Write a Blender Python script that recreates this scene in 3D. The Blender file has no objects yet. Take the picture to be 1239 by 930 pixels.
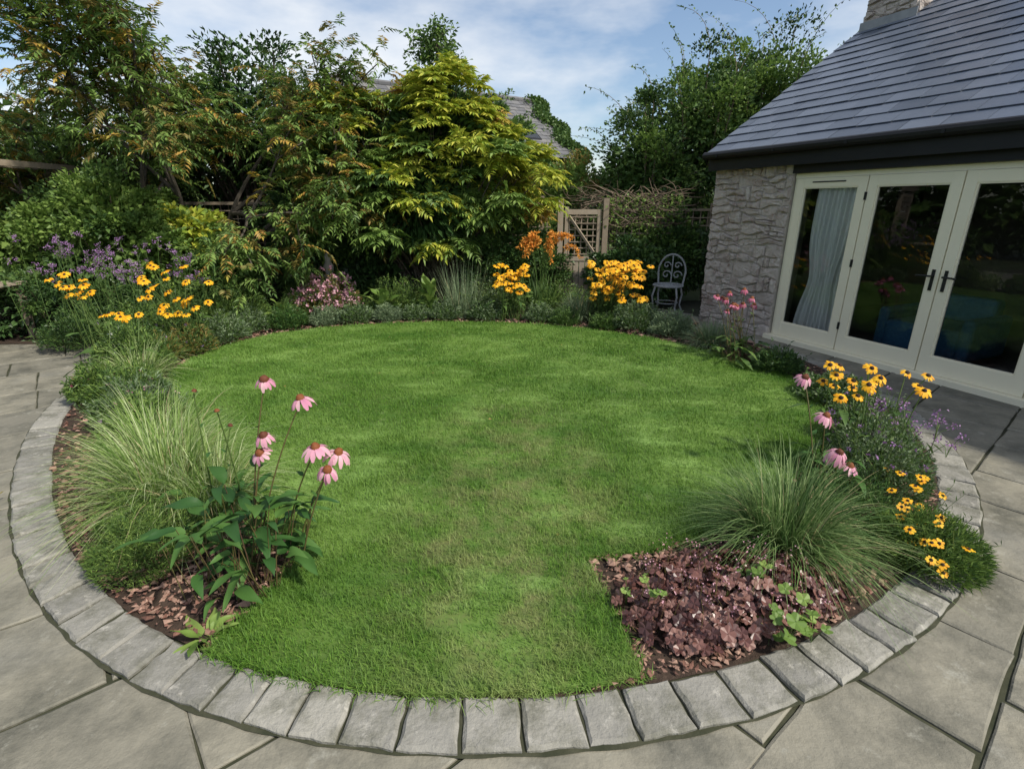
import bpy, math, random
import numpy as np
from mathutils import Vector, Matrix
R=np.random.default_rng(7); random.seed(7)
Z=np.array([0,0,1.0])
sc=bpy.context.scene
col=sc.collection

# ------------------------------------------------------------ mesh helpers
class MB:
    def __init__(s): s.V=[];s.F=[];s.n=0
    def add(s,v,f,m=0):
        v=np.asarray(v,float).reshape(-1,3); f=np.asarray(f,int)
        if len(f)==0: return
        s.V.append(v); s.F.append((f+s.n,m)); s.n+=len(v)
    def build(s,name,mats,parent=None,smooth=False):
        me=bpy.data.meshes.new(name)
        V=np.concatenate(s.V).astype(np.float32)
        lv=np.concatenate([f.ravel() for f,m in s.F]).astype(np.int32)
        tot=np.concatenate([np.full(len(f),f.shape[1]) for f,m in s.F])
        st=np.concatenate([[0],np.cumsum(tot)[:-1]]).astype(np.int32)
        mi=np.concatenate([np.full(len(f),m) for f,m in s.F]).astype(np.int32)
        me.vertices.add(len(V)); me.vertices.foreach_set('co',V.ravel())
        me.loops.add(len(lv)); me.loops.foreach_set('vertex_index',lv)
        me.polygons.add(len(tot)); me.polygons.foreach_set('loop_start',st)
        for m in mats: me.materials.append(m)
        me.polygons.foreach_set('material_index',mi)
        me.polygons.foreach_set('use_smooth',np.full(len(tot),smooth))
        me.update(calc_edges=True)
        ob=bpy.data.objects.new(name,me); col.objects.link(ob)
        if parent: ob.parent=parent
        return ob
def nrm(a): return a/(np.linalg.norm(a,axis=-1,keepdims=True)+1e-9)
def rdir(n,up=0.0):
    d=R.normal(size=(n,3)); d[:,2]+=up; return nrm(d)
def box(mb,x0,x1,y0,y1,z0,z1,m=0):
    v=[(x,y,z) for z in (z0,z1) for y in (y0,y1) for x in (x0,x1)]
    mb.add(v,[(0,2,3,1),(4,5,7,6),(0,1,5,4),(2,6,7,3),(0,4,6,2),(1,3,7,5)],m)
def leaves(mb,P,D,L,W,m=0,fold=.18,jit=.5,droop=.15):
    n=len(P)
    if n==0: return
    L=np.broadcast_to(L,(n,))[:,None]; W=np.broadcast_to(W,(n,))[:,None]
    ref=Z+R.normal(size=(n,3))*jit
    S=nrm(np.cross(D,ref)); N=np.cross(S,D)
    N=N*np.sign(N[:,2:3]+1e-6)
    a=P; t=P+D*L-Z*L*droop
    b=P+D*L*.42+S*W*.5+N*W*fold; c=P+D*L*.42-S*W*.5+N*W*fold
    V=np.stack([a,b,t,c],1).reshape(-1,3)
    i=np.arange(n)[:,None]*4
    F=np.concatenate([i+np.array([0,1,2]),i+np.array([0,2,3])])
    mb.add(V,F,m)
def blades(mb,P,az,tilt,L,W,bend,seg=4,m=0,hb=.35,zmin=.012):
    n=len(P)
    L=np.broadcast_to(L,(n,))[:,None]; W=np.broadcast_to(W,(n,)); bend=np.broadcast_to(bend,(n,))[:,None]
    h=np.stack([np.cos(az),np.sin(az),0*az],1)
    D=h*np.sin(tilt)[:,None]+Z*np.cos(tilt)[:,None]
    tw=R.normal(size=n)*.5
    S=np.stack([-np.sin(az+tw),np.cos(az+tw),0*az],1)
    V=[]
    for t in np.linspace(0,1,seg+1):
        p=P+D*L*t+(h*hb-Z*.8)*bend*L*t**2.2
        p[:,2]=np.maximum(p[:,2],zmin)
        w=(W*(1-t**1.5)*.5+.0003)[:,None]
        V+= [p-S*w,p+S*w]
    V=np.stack(V,1).reshape(-1,3); k=2*(seg+1)
    i=np.arange(n)[:,None]*k
    F=np.concatenate([i+np.array([2*j,2*j+1,2*j+3,2*j+2]) for j in range(seg)])
    mb.add(V,F,m)
def stems(mb,A,B,C,r0,r1,m=0,seg=4,sides=3):
    A=np.atleast_2d(A).astype(float);B=np.atleast_2d(B).astype(float);C=np.atleast_2d(C).astype(float)
    n=len(A); r0=np.broadcast_to(r0,(n,)); r1=np.broadcast_to(r1,(n,))
    V=[]
    for t in np.linspace(0,1,seg+1):
        p=A*(1-t)**2+B*2*t*(1-t)+C*t*t
        T=nrm((B-A)*(1-t)+(C-B)*t+1e-6)
        U=nrm(np.cross(T,np.array([.83,.3,.11]))); W=np.cross(T,U)
        r=(r0*(1-t)+r1*t)[:,None]
        for s in range(sides):
            a=2*math.pi*s/sides
            V.append(p+U*r*math.cos(a)+W*r*math.sin(a))
    V=np.stack(V,1).reshape(-1,3); k=sides*(seg+1)
    i=np.arange(n)[:,None]*k; F=[]
    for j in range(seg):
        for s in range(sides):
            s2=(s+1)%sides
            F.append(i+np.array([j*sides+s,j*sides+s2,(j+1)*sides+s2,(j+1)*sides+s]))
    mb.add(V,np.concatenate(F),m)
def tube(mb,pts,r,m=0,sides=6):
    pts=np.array(pts,float); n=len(pts); r=np.broadcast_to(r,(n,))
    T=np.gradient(pts,axis=0); T=nrm(T)
    ref=np.array([.31,.17,.93]) if abs(T[:,2]).mean()<.8 else np.array([.9,.3,.1])
    U=nrm(np.cross(T,ref)); W=np.cross(T,U); V=[]
    for i in range(n):
        for s in range(sides):
            a=2*math.pi*s/sides; V.append(pts[i]+r[i]*(U[i]*math.cos(a)+W[i]*math.sin(a)))
    F=[(j*sides+s,j*sides+(s+1)%sides,(j+1)*sides+(s+1)%sides,(j+1)*sides+s) for j in range(n-1) for s in range(sides)]
    mb.add(V,F,m)
def pinnate(mb,P,D,L,pairs,ll,lw,m,ms,droop=.35):
    n=len(P); L=np.broadcast_to(L,(n,))[:,None]
    S=nrm(np.cross(D,Z+R.normal(size=(n,3))*.25))
    C=P+D*L-Z*L*droop; B=P+D*L*.5
    stems(mb,P,B,C,.003,.0015,ms,seg=2,sides=3)
    PP=[];DD=[];LL=[]
    for k in range(pairs):
        t=.18+.8*k/(pairs-1)
        p=P*(1-t)**2+B*2*t*(1-t)+C*t*t
        T=nrm((B-P)*(1-t)+(C-B)*t)
        sz=ll*(.65+.6*math.sin(math.pi*min(1,t*.95+.05)))
        for s in (1,-1):
            PP.append(p);DD.append(nrm(S*s*.85+T*.55+R.normal(size=(n,3))*.12-Z*.12));LL.append(np.full(n,sz))
    PP.append(C);DD.append(nrm(C-B));LL.append(np.full(n,ll))
    PP=np.concatenate(PP);DD=np.concatenate(DD);LL=np.concatenate(LL)
    leaves(mb,PP,DD,LL,LL*lw,m,jit=.25)
def frame(ax):
    ax=np.array(ax,float);ax/=np.linalg.norm(ax)
    u=np.cross(ax,[.3,.9,.1]);u/=np.linalg.norm(u); return ax,u,np.cross(ax,u)
def flower(mb,c,ax,rad,n,droop,mp,mc,cr,ch,wf=.42):
    c=np.array(c,float);ax,u,w=frame(ax); V=[];F=[]
    for i in range(n):
        a=2*math.pi*i/n+random.uniform(-.14,.14); d=u*math.cos(a)+w*math.sin(a); s=-u*math.sin(a)+w*math.cos(a)
        rr=rad*random.uniform(.82,1.12); dr=droop*random.uniform(.7,1.3); k=len(V)
        for t,wd in ((.0,.35),(.35,.85),(.75,1.0),(1.0,.45)):
            p=c+d*(cr*.7+(rr-cr*.7)*t*(1-.25*dr*t))-ax*dr*rr*t*t*.8
            hw=rr*wf*.5*wd*2*math.pi/n*1.6
            V+= [p-s*hw+ax*.02*rr,p,p+s*hw+ax*.02*rr]
        for j in range(3):
            F+= [(k+3*j,k+3*j+1,k+3*j+4,k+3*j+3),(k+3*j+1,k+3*j+2,k+3*j+5,k+3*j+4)]
    mb.add(V,F,mp)
    V=[];F=[];rs=5;ss=9
    for i in range(rs+1):
        th=math.pi/2*i/rs
        for j in range(ss):
            a=2*math.pi*(j+.5*(i%2))/ss; q=1+random.uniform(-.1,.14)
            V.append(c+(u*math.cos(a)+w*math.sin(a))*cr*math.cos(th)*q+ax*(ch*math.sin(th)*q-.1*ch))
    for i in range(rs):
        for j in range(ss):
            F.append((i*ss+j,i*ss+(j+1)%ss,(i+1)*ss+(j+1)%ss,(i+1)*ss+j))
    mb.add(V,F,mc)
def ovate(mb,P,az,tilt,L,W,droop,m,rows=6,wave=.06,peak=.4):
    P=np.array(P,float);h=np.array([math.cos(az),math.sin(az),0]);S=np.array([-math.sin(az),math.cos(az),0])
    D=h*math.sin(tilt)+Z*math.cos(tilt);Nn=-h*math.cos(tilt)+Z*math.sin(tilt)
    tw=random.uniform(-.5,.5);S=S*math.cos(tw)+Nn*math.sin(tw); sk=random.uniform(-.15,.15)
    V=[];ph=random.uniform(0,6)
    for i in range(rows+1):
        t=i/rows; p=P+D*L*t+(h*.3-Z*.85)*droop*L*t*t+S*sk*L*math.sin(t*2.6)
        wd=W*.5*(math.sin(math.pi*min(1,t**(.7 if peak<.45 else 1.1))) **.85 if 0<t<1 else .03)
        wv=wave*W*math.sin(t*9+ph)
        for k,o in ((-1,.30),(-.5,.16),(0,0),(.5,.16),(1,.30)):
            q=p+S*wd*k+Nn*(o*wd+ (wv*k*k*(1 if k>0 else -1))); q[2]=max(q[2],.012); V.append(q)
    F=[(i*5+j,i*5+j+1,(i+1)*5+j+1,(i+1)*5+j) for i in range(rows) for j in range(4)]
    mb.add(V,F,m)
def lobed(mb,c,nv,rad,m,lobes=5):
    c=np.array(c,float);ax,u,w=frame(nv);a0=random.uniform(0,6.28);V=[c-ax*rad*.12];N=lobes*4
    for i in range(N):
        a=2*math.pi*i/N; rr=rad*(.78+.22*abs(math.cos(a*lobes/2))) *(1-.55*math.exp(-((a-math.pi)/.25)**2))
        aa=a+a0; V.append(c+(u*math.cos(aa)+w*math.sin(aa))*rr+ax*rad*(.12*math.cos(a*lobes)*.8-.05))
    mb.add(V,[(0,1+i,1+(i+1)%N) for i in range(N)],m)
def rnd_blob_points(b,n,shell=.7):
    cx,cy,cz,rx,ry,rz=b
    u=rdir(n); r=(shell+(1-shell)*R.random(n))
    return np.array([cx,cy,cz])+u*r[:,None]*np.array([rx,ry,rz]),u
def bush(name,blobs,n,L,W,mats,sub=40,subr=.28,base=None,dens_core=.25,up=.5,jit=.6,sprays=0,woody=None):
    mb=MB(); vol=np.array([b[3]*b[4]*b[5] for b in blobs])**.67; vol/=vol.sum()
    nm=len(mats)-1
    for bi,b in enumerate(blobs):
        ns=max(5,int(sub*vol[bi])); c,u=rnd_blob_points(b,ns,.62)
        ok=c[:,2]>.03; c=c[ok];u=u[ok]; ns=len(c)
        rr=subr*(b[3]+b[4]+b[5])/3*R.uniform(.6,1.3,ns)
        nl=int(n*vol[bi]*(1-dens_core)); k=R.integers(0,ns,nl)
        o=rdir(nl)*(R.random(nl)**.5)[:,None]*rr[k][:,None]*np.array([1.15,1.15,.75])
        P=c[k]+o; D=nrm(o/rr[k][:,None]*.6+u[k]*.7+R.normal(size=(nl,3))*.45+Z*up*.4)
        sz=R.uniform(.6,1.25,nl); mk=(R.random(ns)*nm).astype(int)[k]; g=P[:,2]>.02
        for q in range(nm):
            s=(mk==q)&g; leaves(mb,P[s],D[s],L*sz[s],W*sz[s],q,jit=jit)
        nc=int(n*vol[bi]*dens_core); P,u2=rnd_blob_points(b,nc,.25); P=np.array(b[:3])+(P-np.array(b[:3]))*.8
        g=P[:,2]>.02; D=nrm(u2+R.normal(size=(nc,3))*.6)
        leaves(mb,P[g],D[g],L*1.5,W*1.6,0,jit=1)
        bs=np.array(base if base is not None else (b[0],b[1],0.0))
        A=np.repeat(bs[None],ns,0)+R.normal(size=(ns,3))*np.array([.06,.06,0]); Mm=(A+c)/2; Mm[:,2]+=.15*b[5]
        w=woody or .006
        stems(mb,A,Mm,c,w*1.6,w*.4,nm,seg=5,sides=4)
        if sprays:
            m2=int(sprays*vol[bi])+1; k=R.integers(0,ns,m2); A=c[k]
            d=nrm(u[k]+Z*.9+R.normal(size=(m2,3))*.4); ln=R.uniform(.5,1.6,m2)[:,None]*(b[3]*.5)
            B=A+d*ln*.7; C=B+nrm(d*np.array([1.6,1.6,.2])-Z*.15)*ln*.6
            stems(mb,A,B,C,.008,.002,nm,seg=6,sides=3)
            for t in np.linspace(.1,1,26):
                p=A*(1-t)**2+B*2*t*(1-t)+C*t*t
                s=R.random(m2)<.8
                leaves(mb,p[s]+R.normal(size=(s.sum(),3))*.02,rdir(s.sum(),.2),L*.8,W*.8,random.randrange(nm))
    return mb.build(name,mats)

# ------------------------------------------------------------ materials
def newmat(name):
    m=bpy.data.materials.new(name); m.use_nodes=True; nt=m.node_tree; nt.nodes.clear()
    o=nt.nodes.new('ShaderNodeOutputMaterial'); return m,nt,o
def ramp(nt,fac,cols):
    r=nt.nodes.new('ShaderNodeValToRGB'); e=r.color_ramp.elements
    while len(e)>1: e.remove(e[-1])
    e[0].position=0; e[0].color=(*cols[0],1)
    for i,c in enumerate(cols[1:],1):
        x=e.new(i/(len(cols)-1)); x.color=(*c,1)
    nt.links.new(fac,r.inputs[0]); return r.outputs[0]
def leafmat(name,cols,trans=.3,rough=.5,spec=.35,gain=1.0):
    cols=[tuple(min(.9,x*gain) for x in c) for c in cols]
    m,nt,o=newmat(name); g=nt.nodes.new('ShaderNodeNewGeometry')
    c=ramp(nt,g.outputs['Random Per Island'],cols)
    p=nt.nodes.new('ShaderNodeBsdfPrincipled'); p.inputs['Roughness'].default_value=rough
    p.inputs['Specular IOR Level'].default_value=spec
    nt.links.new(c,p.inputs['Base Color'])
    if trans<=0: nt.links.new(p.outputs[0],o.inputs[0]); return m
    t=nt.nodes.new('ShaderNodeBsdfTranslucent'); nt.links.new(c,t.inputs['Color'])
    mx=nt.nodes.new('ShaderNodeMixShader'); mx.inputs[0].default_value=trans
    nt.links.new(p.outputs[0],mx.inputs[1]); nt.links.new(t.outputs[0],mx.inputs[2]); nt.links.new(mx.outputs[0],o.inputs[0])
    return m
def mixc(nt,fac,a,b,mode='MIX'):
    x=nt.nodes.new('ShaderNodeMix'); x.data_type='RGBA'; x.blend_type=mode
    for s,v in ((0,fac),(6,a),(7,b)):
        if isinstance(v,bpy.types.NodeSocket): nt.links.new(v,x.inputs[s])
        else: x.inputs[s].default_value= v if s==0 else (*v,1)
    return x.outputs[2]
def noise(nt,scale,detail=4,coord='Object',rough=.55,vec=None):
    if vec is None:
        tc=nt.nodes.new('ShaderNodeTexCoord'); vec=tc.outputs[coord]
    n=nt.nodes.new('ShaderNodeTexNoise'); n.inputs['Scale'].default_value=scale; n.inputs['Detail'].default_value=detail
    n.inputs['Roughness'].default_value=rough; nt.links.new(vec,n.inputs['Vector']); return n.outputs[0]
def maprange(nt,v,a,b,c=0,d=1):
    x=nt.nodes.new('ShaderNodeMapRange'); x.inputs[1].default_value=a;x.inputs[2].default_value=b;x.inputs[3].default_value=c;x.inputs[4].default_value=d
    nt.links.new(v,x.inputs[0]); return x.outputs[0]
def surf(name,cols,rough=.8,island=.5,nscale=6,bump=.3,bscale=30,bdist=.01,stain=None,spec=.3,metal=0,stain2=None):
    m,nt,o=newmat(name); g=nt.nodes.new('ShaderNodeNewGeometry')
    n1=noise(nt,nscale,5)
    if island>0:
        a=nt.nodes.new('ShaderNodeMath');a.operation='MULTIPLY';a.inputs[1].default_value=island;nt.links.new(g.outputs['Random Per Island'],a.inputs[0])
        b=nt.nodes.new('ShaderNodeMath');b.operation='MULTIPLY_ADD';b.inputs[1].default_value=1.6*(1-island);nt.links.new(n1,b.inputs[0]);nt.links.new(a.outputs[0],b.inputs[2])
        s=nt.nodes.new('ShaderNodeMath');s.operation='SUBTRACT';s.inputs[1].default_value=.3*(1-island);nt.links.new(b.outputs[0],s.inputs[0]); f=s.outputs[0]
    else: f=maprange(nt,n1,.28,.72)
    c=ramp(nt,f,cols)
    for st in (stain,stain2):
        if st:
            k=noise(nt,st[1],7,rough=.72); c=mixc(nt,maprange(nt,k,st[2],st[3],0,.85),c,st[0])
    p=nt.nodes.new('ShaderNodeBsdfPrincipled'); p.inputs['Roughness'].default_value=rough;p.inputs['Specular IOR Level'].default_value=spec;p.inputs['Metallic'].default_value=metal
    nt.links.new(c,p.inputs['Base Color'])
    if bump>0:
        bn=noise(nt,bscale,5,rough=.65); bp=nt.nodes.new('ShaderNodeBump'); bp.inputs['Strength'].default_value=bump;bp.inputs['Distance'].default_value=bdist
        nt.links.new(bn,bp.inputs['Height']);nt.links.new(bp.outputs[0],p.inputs['Normal'])
    nt.links.new(p.outputs[0],o.inputs[0]); return m

M={}
M['slab']=surf('sandstone_slab',[(.15,.143,.12),(.205,.193,.155),(.255,.237,.185),(.175,.174,.158)],.7,.45,2.2,.8,16,.012,stain=((.075,.075,.06),2.6,.43,.68),stain2=((.34,.33,.28),7,.57,.72))
M['sett']=surf('stone_sett',[(.18,.175,.16),(.27,.26,.23),(.35,.335,.29)],.8,.55,5,.9,30,.012,stain=((.10,.10,.07),6,.45,.68),stain2=((.45,.43,.38),14,.57,.70))
M['joint']=surf('joint_mortar',[(.025,.03,.015),(.065,.065,.04)],.95,0,12,.5,60,.006)
M['soil']=surf('bed_soil',[(.03,.02,.014),(.075,.05,.036)],.95,0,14,.8,50,.02)
M['ground']=surf('ground_grass',[(.03,.045,.015),(.06,.08,.03)],.95,0,2,.5,20,.02)
M['chip']=surf('red_mulch_chip',[(.07,.035,.026),(.22,.11,.08),(.38,.24,.18),(.14,.08,.06)],.85,.85,30,.4,80,.003)
M['stone']=surf('limestone',[(.38,.33,.29),(.56,.50,.45),(.45,.39,.35),(.68,.64,.58)],.9,.55,8,1,28,.03,stain=((.30,.21,.18),5,.5,.70),stain2=((.72,.69,.64),11,.6,.7),spec=.1)
M['mortar']=surf('wall_mortar',[(.36,.33,.28),(.50,.46,.41)],.95,0,8,.5,40,.01,spec=.1)
M['slate']=surf('roof_slate',[(.055,.07,.10),(.095,.115,.155),(.14,.165,.215)],.36,.7,4,.3,25,.005,spec=.5)
M['oldslate']=surf('old_slate',[(.09,.09,.095),(.15,.15,.155),(.21,.20,.185)],.6,.6,3,.3,12,.01)
M['cream']=surf('cream_paint',[(.78,.73,.56),(.82,.77,.60)],.45,0,3,.04,30,.002)
M['black']=surf('black_paint',[(.008,.008,.009),(.014,.014,.015)],.45,0,4,.05,20,.002)
M['metal']=surf('dark_iron',[(.02,.02,.022),(.05,.05,.05)],.45,0,20,.1,60,.001,metal=.6)
M['gmetal']=surf('grey_cast_metal',[(.20,.21,.22),(.30,.31,.31)],.5,0,20,.1,60,.001)
M['lead']=surf('lead_flashing',[(.20,.21,.22),(.28,.29,.30)],.5,0,9,.1,30,.002)
M['wood']=surf('weathered_wood',[(.18,.14,.10),(.30,.245,.18),(.39,.33,.26)],.85,.5,14,.4,60,.003)
M['bark']=surf('bark',[(.05,.042,.03),(.12,.10,.08)],.9,0,18,.8,40,.01)
M['twig']=surf('twig',[(.10,.075,.05),(.20,.15,.11)],.9,.6,10,0)
M['curtain']=leafmat('curtain_cloth',[(.88,.88,.88),(.9,.9,.9)],.15,.9,.1)
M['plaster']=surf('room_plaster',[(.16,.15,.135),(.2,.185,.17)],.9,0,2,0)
M['sofa']=surf('blue_fabric',[(.03,.10,.19),(.045,.14,.25)],.9,0,30,.2,100,.002)
M['render']=surf('neighbour_render',[(.25,.23,.20),(.32,.30,.26)],.9,0,3,.3,15,.01)
GG=1.15
M['stem']=leafmat('green_stem',[(.07,.13,.03),(.11,.16,.04)],0)
M['rstem']=leafmat('red_stem',[(.09,.05,.03),(.12,.12,.035)],0)
M['dk']=leafmat('leaf_dark',[(.020,.044,.014),(.038,.08,.022),(.06,.112,.033)],0,.4,gain=1.2)
M['mid']=leafmat('leaf_mid',[(.04,.085,.022),(.075,.138,.032),(.115,.185,.045)],.25,gain=GG)
M['lit']=leafmat('leaf_light',[(.09,.16,.032),(.15,.24,.05),(.22,.31,.075)],.3,gain=GG)
M['yel']=leafmat('leaf_yellowgreen',[(.20,.29,.035),(.36,.41,.05),(.54,.51,.08)],.3,gain=1.1)
M['gold']=leafmat('leaf_gold',[(.40,.36,.06),(.50,.36,.07),(.42,.22,.06)],.3)
M['brn']=leafmat('leaf_olive_brown',[(.12,.14,.035),(.22,.19,.05),(.32,.21,.06)],.3,gain=1.1)
M['gry']=leafmat('leaf_greygreen',[(.10,.15,.075),(.16,.22,.115),(.23,.29,.165)],.2,.6,gain=1.1)
M['ech']=leafmat('leaf_echinacea',[(.025,.075,.018),(.045,.115,.024),(.075,.155,.034)],.12,.5,.25)
M['var']=leafmat('grass_variegated',[(.12,.23,.04),(.27,.39,.10),(.56,.62,.34)],.3,.5)
M['blu']=leafmat('grass_bluegreen',[(.06,.13,.035),(.13,.22,.06),(.28,.37,.15)],.25,.5)
M['straw']=leafmat('straw',[(.40,.32,.16),(.50,.42,.25)],.2)
M['heu']=leafmat('leaf_heuchera',[(.05,.022,.020),(.11,.045,.040),(.19,.085,.068),(.26,.14,.11)],.1,.35,.5)
M['pink']=leafmat('petal_pink',[(.60,.24,.36),(.72,.36,.46),(.80,.50,.54)],.25,.6)
M['mag']=leafmat('petal_magenta',[(.45,.10,.18),(.58,.20,.30)],.2,.6)
M['ppink']=leafmat('petal_palepink',[(.60,.28,.36),(.76,.48,.54)],.25,.6)
M['rud']=leafmat('petal_rudbeckia',[(.80,.34,.005),(.88,.45,.01),(.90,.55,.03)],.2,.6)
M['org']=leafmat('petal_orange',[(.72,.28,.04),(.82,.44,.09)],.25,.6)
M['pur']=leafmat('petal_purple',[(.24,.10,.28),(.38,.20,.42),(.45,.30,.50)],.2,.6)
M['wht']=leafmat('petal_white',[(.75,.75,.68),(.8,.8,.76)],.25,.6)
M['cone']=leafmat('flower_cone',[(.09,.025,.015),(.22,.07,.02)],0,.7)
M['dcone']=leafmat('flower_dark_cone',[(.018,.010,.006),(.04,.02,.012)],0,.7)
def glassmat():
    m,nt,o=newmat('window_glass'); fr=nt.nodes.new('ShaderNodeFresnel'); fr.inputs[0].default_value=1.6
    tr=nt.nodes.new('ShaderNodeBsdfTransparent'); tr.inputs[0].default_value=(.96,.98,.97,1)
    gl=nt.nodes.new('ShaderNodeBsdfGlossy'); gl.inputs['Roughness'].default_value=.01; gl.inputs[0].default_value=(.9,.95,1,1)
    mx=nt.nodes.new('ShaderNodeMixShader'); nt.links.new(fr.outputs[0],mx.inputs[0]);nt.links.new(tr.outputs[0],mx.inputs[1]);nt.links.new(gl.outputs[0],mx.inputs[2]);nt.links.new(mx.outputs[0],o.inputs[0]); return m
M['glass']=glassmat()
def lawnmat(name,blade):
    m,nt,o=newmat(name); tc=nt.nodes.new('ShaderNodeTexCoord'); v=tc.outputs['Object']
    g=nt.nodes.new('ShaderNodeNewGeometry')
    if blade: base=ramp(nt,g.outputs['Random Per Island'],[(.055,.145,.015),(.11,.235,.027),(.185,.325,.05)])
    else: base=ramp(nt,noise(nt,40,4,vec=v),[(.04,.08,.012),(.08,.14,.022)])
    n1=noise(nt,1.1,3,vec=v); base=mixc(nt,maprange(nt,n1,.40,.62,0,.45),base,(.23,.36,.08))
    mp=nt.nodes.new('ShaderNodeMapping'); mp.vector_type='TEXTURE'; mp.inputs['Location'].default_value=(-.02,2.6,0); mp.inputs['Scale'].default_value=(.8,1.9,4)
    nt.links.new(v,mp.inputs[0]); gr=nt.nodes.new('ShaderNodeTexGradient'); gr.gradient_type='SPHERICAL'; nt.links.new(mp.outputs[0],gr.inputs[0])
    n2=noise(nt,4.6,5,vec=v,rough=.75)
    mu=nt.nodes.new('ShaderNodeMath');mu.operation='MULTIPLY';nt.links.new(maprange(nt,gr.outputs[1],0,.5),mu.inputs[0]);nt.links.new(maprange(nt,n2,.43,.60),mu.inputs[1])
    f=maprange(nt,mu.outputs[0],0,1,0,.55); base=mixc(nt,f,base,(.38,.37,.17) if blade else (.15,.12,.06))
    m2=nt.nodes.new('ShaderNodeMapping'); m2.inputs['Rotation'].default_value=(0,0,.7); m2.inputs['Scale'].default_value=(.7,1.9,1); nt.links.new(v,m2.inputs[0])
    n3=noise(nt,1.5,5,vec=m2.outputs[0],rough=.65); base=mixc(nt,maprange(nt,n3,.50,.66,0,.65),base,(.06,.15,.018)); base=mixc(nt,maprange(nt,n3,.46,.32,0,.6),base,(.26,.41,.11))  # stretched diagonal streaks: mow stripes and dappled light painted into the grass colour
    n4=noise(nt,7,4,vec=v,rough=.6); base=mixc(nt,maprange(nt,n4,.62,.74,0,.4),base,(.28,.35,.14))
    p=nt.nodes.new('ShaderNodeBsdfPrincipled');p.inputs['Roughness'].default_value=.55;p.inputs['Specular IOR Level'].default_value=.3;nt.links.new(base,p.inputs['Base Color'])
    if blade:
        t=nt.nodes.new('ShaderNodeBsdfTranslucent');nt.links.new(base,t.inputs[0]);mx=nt.nodes.new('ShaderNodeMixShader');mx.inputs[0].default_value=.3
        nt.links.new(p.outputs[0],mx.inputs[1]);nt.links.new(t.outputs[0],mx.inputs[2]);nt.links.new(mx.outputs[0],o.inputs[0])
    else: nt.links.new(p.outputs[0],o.inputs[0])
    return m
M['lawn']=lawnmat('lawn_blades',True); M['lawnb']=lawnmat('lawn_thatch',False)

# ------------------------------------------------------------ ground, paving
C0=np.array([-.25,4.9])
_th=[150,180,190,205,218,232,254,270,295,321,360,400]; _rr=[4.1,4.0,3.84,3.58,3.49,3.51,3.67,3.735,3.775,3.74,3.75,3.75]
_ft=np.linspace(150,400,501); _fr=np.interp(_ft,_th,_rr); _fr=np.convolve(np.pad(_fr,24,'edge'),np.ones(49)/49,'valid')
def RO(t):
    d=math.degrees(t)%360
    if d<40: d+=360
    elif d<150: d=150
    return float(np.interp(d,_ft,_fr))
def polar(r,t): return np.array([C0[0]+r*math.cos(t),C0[1]+r*math.sin(t)])
mb=MB(); mb.add([(-150,-150,-.03),(150,-150,-.03),(150,150,-.03),(-150,150,-.03)],[(0,1,2,3)]); mb.build('ground',[M['ground']])
HO=np.array([3.38,6.67]); HA=math.atan2(-.916,.402)
def hloc(p):
    d=np.array(p)-HO; return d[0]*math.cos(HA)+d[1]*math.sin(HA), -d[0]*math.sin(HA)+d[1]*math.cos(HA)
mb=MB()
mb.add([(-9,-4,-.012),(9,-4,-.012),(9,9.5,-.012),(-9,9.5,-.012)],[(0,1,2,3)],1)
e1=np.array([.77,.638]);e2=np.array([-.638,.77])
def slab(mb,q,zt,th,bv,m=0,tilt=.003,sub=5,rag=.004):
    q=np.array(q,float);c=q.mean(0); E=[]
    for k in range(4):
        a,b=q[k],q[(k+1)%4]
        for t in range(sub):
            E.append(a+(b-a)*t/sub+(np.array([random.uniform(-rag,rag),random.uniform(-rag,rag)])))
    E=np.array(E); n=len(E); gx,gy=random.uniform(-tilt,tilt),random.uniform(-tilt,tilt)
    def zz(p): return zt+(p[0]-c[0])*gx*4+(p[1]-c[1])*gy*4
    V=[(*p,zt-th) for p in E]+[(*p,zz(p)-bv) for p in E]
    I=[]
    for p in E:
        d=(c-p); d=d/np.linalg.norm(d)*bv*random.uniform(.9,2.0); I.append((*(p+d),zz(p+d)))
    V+=I; V=np.array(V)
    F=[]
    for k in range(n):
        l=(k+1)%n; F+= [(k,l,n+l,n+k),(n+k,n+l,2*n+l,2*n+k)]
    n0=mb.n; mb.add(V,F,m); mb.F.append((np.array([[n0+2*n+k for k in range(n)]]),m))
b=-8.0
while b<10:
    hgt=random.choice([.45,.6,.6,.75]); a=-9+random.random()*.6
    while a<10:
        wd=random.choice([.45,.6,.75,.9])
        cc=e1*(a+wd/2)+e2*(b+hgt/2); r=np.linalg.norm(cc-C0)
        lx,ly=hloc(cc)
        if r>2.8 and ly<.35 and -3.5<cc[1]<(6.3 if cc[0]<0 else 9.0) and -8<cc[0]<8:
            g=.007; q=[e1*(a+g)+e2*(b+g),e1*(a+wd-g)+e2*(b+g),e1*(a+wd-g)+e2*(b+hgt-g),e1*(a+g)+e2*(b+hgt-g)]
            q=[p+np.array([random.uniform(-.006,.006),random.uniform(-.006,.006)]) for p in q]
            slab(mb,q,0,.03,.006,tilt=.0006)
        a+=wd
    b+=hgt
mb.build('patio_paving',[M['slab'],M['joint']])
WS=.19
mb=MB()
N=220; a0,a1=math.radians(165),math.radians(390)
V=[];F=[]
for i in range(N+1):
    a=a0+(a1-a0)*i/N; ro=RO(a)
    for r in (ro-WS-.03,ro+.010+.004*math.sin(i*1.7)): V.append((*polar(r,a),.004))
for i in range(N): F.append((2*i,2*i+1,2*i+3,2*i+2))
mb.add(V,F,1)
a=a0
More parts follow.
